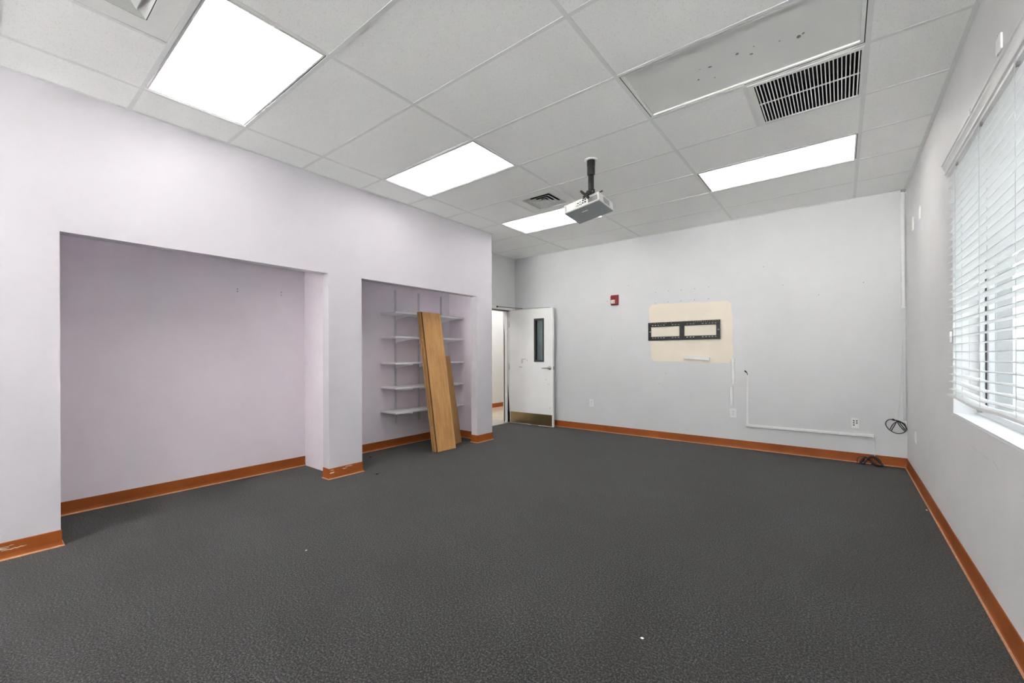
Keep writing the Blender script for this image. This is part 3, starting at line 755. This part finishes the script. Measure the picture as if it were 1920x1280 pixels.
t = thing('junction_box', 'small white surface box in the far right corner behind the hanging cable', 'wall plate', (x, YB, z))
MB().box(x - .024, x + .022, YB - .03, YB, z - .034, z + .034).build('cover', 'plastic', t, .004)
MB().box(x - .010, x + .010, YB - .0315, YB - .028, z - .010, z + .012).build('socket', 'vent_grey', t, .001)
def side_plate(label, y, z, h=.118):  # plain wall cover plates on the window wall
    t = thing('wall_cover_plate', label, 'wall plate', (XR, y, z), 'blank plates on the window wall')
    MB().box(XR - .008, XR, y - .036, y + .036, z - h / 2, z + h / 2).build('cover_plate', 'plate_white', t, .003)
    for s_ in (-1, 1):
        MB().lathe([(.0035, 0), (.002, .0015)], 8, 0, Matrix.Translation((XR - .008, y, z + s_ * .042)) @ Matrix.Rotation(-PI / 2, 4, 'Y')).build('screw', 'steel', t)
side_plate('blank white plate high on the window wall, nearer the far corner', 5.60, 2.453)
side_plate('blank white plate high on the window wall, nearer the window', 5.150, 2.437)
side_plate('white plate low on the window wall by the far corner', 5.46, .426, .105)
side_plate('blank white plate above the window valance', 2.78, 2.555, .07)

# ------------------------------------------------------------------ cables
def smooth(pts, n=6, closed=False):
    P = [Vector(p) for p in pts]; m = len(P); out = []
    for i in range(m if closed else m - 1):
        p0 = P[(i - 1) % m] if (closed or i) else P[0]; p1 = P[i]; p2 = P[(i + 1) % m]; p3 = P[(i + 2) % m] if (closed or i < m - 2) else P[-1]
        for k in range(n):
            s_ = k / n
            out.append(.5 * ((2 * p1) + (p2 - p0) * s_ + (2 * p0 - 5 * p1 + 4 * p2 - p3) * s_ ** 2 + (3 * p1 - p0 - 3 * p2 + p3) * s_ ** 3))
    if not closed: out.append(P[-1])
    return out
t = thing('hanging_cable', 'black cable coiled and hung at the box in the far right corner', 'cable', (.47, 6.10, .37))
Y_ = 6.088
o1 = [(.548, Y_ - .008, .410), (.520, Y_ - .02, .470), (.480, Y_ - .02, .498), (.440, Y_ - .01, .508), (.403, Y_, .507), (.378, Y_ + .005, .479), (.375, Y_ + .01, .448), (.389, Y_ + .012, .415), (.412, Y_ + .01, .389), (.449, Y_, .368), (.485, Y_ - .005, .367), (.516, Y_ - .008, .382), (.535, Y_ - .004, .406)]
o1 = [(min(p[0], .5395), p[1], p[2]) for p in o1]
cb = MB(); cb.tube(smooth(o1), .0042, 8)
for st_ in ([(.463, .494), (.431, .459), (.408, .402)], [(.458, .485), (.44, .442), (.417, .386)], [(.465, .494), (.481, .452), (.521, .396)], [(.472, .501), (.499, .454), (.530, .405)], [(.465, .504), (.508, .473), (.530, .439), (.539, .412)]):
    cb.tube(smooth([(a, Y_ - .012 + .004 * i, b_) for i, (a, b_) in enumerate(st_)]), .0040, 8)
cb.build('cable_loops', 'rubber', t)
MB().tube([(.424, Y_ - .012, .512), (.436, Y_ - .014, .508), (.450, Y_ - .015, .502)], [.009, .010, .006], 10).build('plug', 'rubber', t)
MB().lathe([(.013, -.006), (.013, .006)], 10, 0, Matrix.Translation((.465, Y_ - .014, .494)) @ Matrix.Rotation(.9, 4, 'Y')).build('tie_wrap', 'rubber', t)

t = thing('floor_cable', 'black cable bundle lying on the carpet against the far base', 'cable', (.24, 6.06, 0))
cb = MB()
random.seed(3)
for k in range(12):                                       # thick right-hand lobe
    j_ = lambda a=.008: random.uniform(-a, a)
    cb.tube(smooth([(.232 + j_(), 6.075 + j_(.004), .066 + j_(.004)), (.262 + j_(.004), 6.085 + j_(.006), .086 + j_(.006)), (.292 + j_(), 6.08 + j_(.01), .080 + j_(.008)), (.322 + j_(), 6.06 + j_(.012), .046 + j_(.008)), (.342 + j_(.006), 6.03 + j_(.012), .010 + abs(j_(.006))),
                      (.30 + j_(), 6.02 + j_(.01), .009 + abs(j_(.01))), (.268 + j_(), 6.04 + j_(.01), .020 + abs(j_(.01))), (.250 + j_(.004), 6.06 + j_(.008), .044 + j_(.006))], 5, True), .0062, 7, 0, True)
for k in range(5):                                        # smaller left-hand lobe
    cb.tube(smooth([(.228 + j_(.006), 6.07, .064 + j_(.004)), (.205 + j_(.006), 6.08, .076 + j_(.005)), (.185 + j_(), 6.07 + j_(.006), .050 + j_()), (.168 + j_(), 6.05 + j_(), .012 + abs(j_(.006))), (.190 + j_(), 6.04 + j_(), .010 + abs(j_(.006))), (.212 + j_(), 6.055, .046 + j_())], 5, True), .0062, 7, 0, True)
cb.tube(smooth([(.225, 6.07, .068), (.196, 6.085, .083), (.160, 6.088, .074), (.139, 6.08, .046), (.140, 6.06, .010), (.168, 6.045, .006), (.205, 6.03, .005)]), .0025, 7)
cb.build('cable_loops', 'rubber', t)
MB().lathe([(.017, -.010), (.019, 0), (.017, .010)], 12, 0, Matrix.Translation((.229, 6.068, .064)) @ Matrix.Rotation(PI / 2, 4, 'Y')).build('tie_wrap', 'rubber', t)

def wire(label, pts, r=.0025, name='white_cord', m='cord'):
    return tag(MB().tube(smooth(pts), r, 7).build(name, m), label, 'wire')
wire('thin white wire hanging from the level raceway end to the floor cable', [(.280, YB - .030, .305), (.288, YB - .024, .27), (.289, YB - .022, .2), (.287, YB - .026, .12), (.284, YB - .03, .095)])
wire('straight white wire from corner raceway down to the small box', [(.522, YB - .012, 1.69), (.520, YB - .008, 1.3), (.519, YB - .008, .9), (.518, YB - .014, .498)])
wire('white wire bowing away to the left below the corner raceway', [(.514, YB - .012, 1.69), (.510, YB - .008, 1.45), (.506, YB - .008, 1.1), (.492, YB - .008, .75), (.478, YB - .01, .58), (.470, YB - .02, .508)], .002)
wire('grey wire tight in the far right corner', [(.5385, YB - .006, 2.90), (.5385, YB - .006, 1.7), (.539, YB - .006, .9), (.539, YB - .010, .50)], .0028, 'grey_wire', 'grey_cord')
tag(MB().tube(smooth([(-.927, YB - .007, .946), (-.932, YB - .010, .965), (-.945, YB - .014, .984), (-.960, YB - .016, .998)]), [.003] * 6 + [.004] * 4 + [.008] * 5 + [.009] * 4, 8).build('cable_stub', 'rubber'),
    'black cable end poking from the top of the upright raceway', 'cable')

# ------------------------------------------------------------------ window
w = thing('window_1', 'white framed window in the right wall', 'window', (XR + .1, WY0, WZ0)); w['kind'] = 'structure'
rv = MB(); rv.plate('x', XR + .001, XR + .105, WY0, WY1, WZ0, WZ1, [(WY0 + .006, WY1 - .006, WZ0 + .012, WZ1 - .006)])
rv.build('reveal_lining', 'winframe', w)
MB().plate('x', XR + .105, XR + .165, WY0, WY1, WZ0, WZ1, [(WY0 + .05, WY1 - .05, WZ0 + .046, WZ1 - .05)]).build('window_frame', 'winframe', w, .002)
MB().plate('x', XR + .126, XR + .137, WY0 + .05, WY1 - .05, WZ0 + .046, WZ1 - .05, [(WY0 + .056, WY1 - .056, WZ0 + .052, WZ1 - .056)]).build('gasket', 'gasket', w)
MB().plate('x', XR + .166, XR + .242, WY0, WY1, WZ0, WZ1, [(WY0 + .006, WY1 - .006, WZ0 + .006, WZ1 - .006)]).build('dimming_lining', 'dimming_lining', w)  # added grey lining that tones down the overbright outer reveal
ym = [WY0 + .05 + (WY1 - WY0 - .1) * k / 3 for k in range(4)]
for y in ym[1:3]: MB().box(XR + .110, XR + .155, y - .022, y + .022, WZ0 + .046, WZ1 - .05).build('mullion', 'winframe', w, .002)
for a, b_ in zip(ym[:-1], ym[1:]): MB().box(XR + .130, XR + .134, a, b_, WZ0 + .05, WZ1 - .052).build('window_pane', 'pane', w)
lk = MB(); lk.box(XR + .085, XR + .106, 3.70, 3.715, WZ0 + .030, WZ0 + .046); lk.build('sash_stop', 'vent_grey', w)

w2 = thing('added_window_2', 'wide unseen glazed front added behind the viewer for fill light', 'window', (RX0, YR, RZ0)); w2['kind'] = 'structure'  # unseen glazing added to let fill light into the room
xm = [RX0 + (RX1 - RX0) * k / 3 for k in range(4)]
MB().plate('y', YR - .09, YR - .03, RX0, RX1, RZ0, RZ1, [(a + .03, b_ - .03, RZ0 + .05, RZ1 - .05) for a, b_ in zip(xm[:-1], xm[1:])]).build('window_frame', 'winframe', w2, .002)
for a, b_ in zip(xm[:-1], xm[1:]): MB().box(a + .03, b_ - .03, YR - .062, YR - .058, RZ0 + .05, RZ1 - .05).build('window_pane', 'pane', w2)

# blind
bX = XR + .004
t = thing('window_blind', 'white horizontal slat blind lowered over the window', 'blind', (bX, WY1, .95))
y0, y1 = WY0 + .012, WY1 - .010
def sag(k, y):
    # lowest slats dip between the first two ladder cords
    if k < 22: return 0
    f = (k - 21) / 7.; u = (3.76 - y)
    return -.013 * f * math.exp(-((u - .62) / .33) ** 2)
sl = MB(); NS = 29; z0 = 2.285; dz = (2.285 - .995) / (NS - 1)
yy = [y0 + (y1 - y0) * i / 36 for i in range(37)]
for k in range(NS):
    z = z0 - dz * k
    vs = []
    for y in yy:
        s_ = sag(k, y)
        for (dx, dh) in ((-.025, -.001), (-.012, .0012), (.0, .002), (.012, .0012), (.025, -.001), (.025, -.004), (.0, -.001), (-.025, -.004)):
            vs.append((bX + dx, y, z + dh + s_))
    n_ = 8; fs = []
    for i in range(36):
        for e in range(n_): fs.append((i * n_ + e, i * n_ + (e + 1) % n_, (i + 1) * n_ + (e + 1) % n_, (i + 1) * n_ + e))
    fs.append(tuple(range(n_))); fs.append(tuple(range(36 * n_, 37 * n_)))
    sl.add(vs, fs)
sl.build('slats', 'slat', t)
br = MB(); vs = []
for y in [y0] + yy[1:-1] + [WY1 + .004]:
    s_ = sag(28, y) * 1.1 + .957
    vs += [(bX - .029, y, s_ - .008), (bX + .026, y, s_ - .008), (bX + .026, y, s_ + .006), (bX - .029, y, s_ + .006)]
fs = [(i * 4 + e, i * 4 + (e + 1) % 4, i * 4 + 4 + (e + 1) % 4, i * 4 + 4 + e) for i in range(36) for e in range(4)] + [(0, 1, 2, 3), (144, 145, 146, 147)]
# the rail overlaps the reveal only in front of the wall face
vs = [(x_ if y_ <= y1 else min(x_, XR - .004), y_, z_) for (x_, y_, z_) in vs]
br.add(vs, fs); br.build('bottom_rail', 'slat', t, .001)
for y in (3.56, 3.02, 2.48, 1.94, 1.40):
    c_ = MB()
    for dx in (-.027, .027): c_.tube([(bX + dx, y, 2.345), (bX + dx, y, .955)], .0011, 5)
    c_.tube([(bX, y + .01, 2.345), (bX, y + .01, .955)], .0011, 5)
    c_.build('ladder_cord', 'cord', t)
    MB().box(bX - .026, bX - .016, y - .018, y + .004, 2.305, 2.318).build('cord_clip', 'vent_grey', t, .001)
vb = MB()
xf = XR - .002
vb.prism([(xf, 2.325), (xf - .018, 2.325), (xf - .020, 2.337), (xf - .028, 2.341), (xf - .028, 2.352), (xf - .024, 2.356), (xf - .030, 2.372), (xf - .036, 2.384), (xf - .036, 2.394), (xf - .042, 2.398), (xf - .042, 2.408), (xf, 2.408)], 'y', WY0 - .06, WY1 + .035)
vb.build('valance', 'valance', t)
hr = MB().box(bX - .0, bX + .03, y0, y1, 2.318, 2.352); hr.build('head_rail', 'slat', t)
for y in (3.06, 1.7):
    c_ = MB(); c_.box(xf - .046, xf - .041, y - .011, y + .011, 2.382, 2.412); c_.box(xf - .046, xf, y - .011, y + .011, 2.409, 2.412); c_.build('valance_clip', 'plastic', t, .001)
c_ = MB(); c_.box(XR - .014, XR - .001, WY1 + .002, WY1 + .016, 1.28, 1.35); c_.build('hold_down_bracket', 'plastic', t, .003)

# ------------------------------------------------------------------ crumbs on the carpet
def crumb(label, x, y, r, m):
    mb = MB(); mb.lathe([(r * .6, 0), (r, r * .3), (r * .8, r * .7), (r * .2, r * .9)], 7, 0, Matrix.Translation((x, y, .0)) @ Matrix.Rotation(x * 9, 4, 'Z') @ Matrix.Diagonal((1.3, .8, 1, 1)))
    tag(mb.build('carpet_crumb', m), label, 'debris', 'crumbs on the carpet')
crumb('small black crumb on the carpet close to the shelf closet base', -4.377, 2.927, .011, 'debris')
crumb('small black crumb on the carpet in front of the shelf closet', -3.699, 2.548, .012, 'debris')
crumb('tiny pale crumb on the carpet beside the window wall base', .515, 4.58, .008, 'debris_pale')
crumb('tiny pale crumb on the open carpet in front of the pillar', -2.605, 1.279, .006, 'debris_pale')

crumb('tiny white crumb on the open carpet nearest the viewer', -.667, 1.773, .006, 'debris_white')

# ------------------------------------------------------------------ outside
struct('wall_shade_block', MB().box(XB - .1, XR + .24, YR - .1, 48, HZ + .39, 9.5).box(XB, XR + .24, YB + .14, 48, -.25, HZ + .385), 'ext', 'unseen block added above and beyond the room to shade the alley', 'wall')  # unseen mass added to keep sun and bounce out of the alley
struct('ground_outside', MB().plate('z', -.35, -.25, -20, 20, -34, 48, [(-6.5, XR + .25, YR - .12, 11)]), 'ground', 'pale concrete paving outside the building', 'ground')
ex = MB().box(3.6, 4.0, -8.5, 44, -.25, 5.0); ex.box(XR + .26, 3.6, -8.5, -8.2, -.25, 5.0)  # second box: unseen end wall added to block light entering the alley
o = struct('wall_outside', ex, 'ext', 'pale building wall seen through the blind, with an unseen end wall added to block light', 'wall')
for i in range(24):
    MB().box(3.45, 3.6, -4.4 + i * 1.6, -4.0 + i * 1.6, -.25, 5.0).build('post', 'ext_post', o)

# ------------------------------------------------------------------ light
wd = bpy.data.worlds.new('overcast_sky'); SC.world = wd; wd.use_nodes = True
nt = wd.node_tree; bg = nt.nodes['Background']
tc = nt.nodes.new('ShaderNodeTexCoord'); sp = nt.nodes.new('ShaderNodeSeparateXYZ'); rp_ = nt.nodes.new('ShaderNodeValToRGB')
nt.links.new(tc.outputs['Generated'], sp.inputs[0]); nt.links.new(sp.outputs[2], rp_.inputs[0]); nt.links.new(rp_.outputs[0], bg.inputs['Color'])
rp_.color_ramp.elements[0].position = 0; rp_.color_ramp.elements[0].color = (.95, .97, 1, 1)
rp_.color_ramp.elements[1].position = 1; rp_.color_ramp.elements[1].color = (.85, .92, 1, 1)
bg.inputs['Strength'].default_value = SKY
ld = bpy.data.lights.new('corridor_lamp', 'AREA'); ld.energy = 50; ld.shape = 'RECTANGLE'; ld.size = .6; ld.size_y = 5
lo = bpy.data.objects.new('corridor_lamp', ld); lo.location = (-5.5, 6.6, 2.58); COL.objects.link(lo)

sd = bpy.data.lights.new('sun', 'SUN'); sd.energy = SUN; sd.angle = .01
so = bpy.data.objects.new('sun', sd); COL.objects.link(so); so.location = (-20, 0, 30); so.rotation_euler = (0, math.radians(-42), 0)
# ------------------------------------------------------------------ camera
cam = bpy.data.cameras.new('camera'); co = bpy.data.objects.new('camera', cam); COL.objects.link(co)
f_, yaw, rol, cx, cy = 790.29, .67414, -.0038116, 945.015, 664.650
cam.sensor_width = 36; cam.lens = f_ * 36 / 1920; cam.sensor_fit = 'HORIZONTAL'
cam.shift_x = (960 - cx) / 1920; cam.shift_y = (cy - 640) / 1920
Rr = Vector((math.cos(yaw), math.sin(yaw), 0)); Fw = Vector((-math.sin(yaw), math.cos(yaw), 0)); Up = Vector((0, 0, 1))
r2 = Rr * math.cos(rol) + Up * math.sin(rol); u2 = -Rr * math.sin(rol) + Up * math.cos(rol)
co.matrix_world = Matrix(((r2.x, u2.x, -Fw.x, 0), (r2.y, u2.y, -Fw.y, 0), (r2.z, u2.z, -Fw.z, CAMZ), (0, 0, 0, 1)))
cam.clip_start = .02
SC.camera = co
vs_ = SC.view_settings
vs_.view_transform = 'Standard'; vs_.look = 'None'; vs_.gamma = 1; vs_.exposure = 0.2; vs_.use_curve_mapping = False
SC.cycles.sample_clamp_indirect = 0; SC.cycles.max_bounces = 12; SC.cycles.diffuse_bounces = 8; SC.cycles.transparent_max_bounces = 12
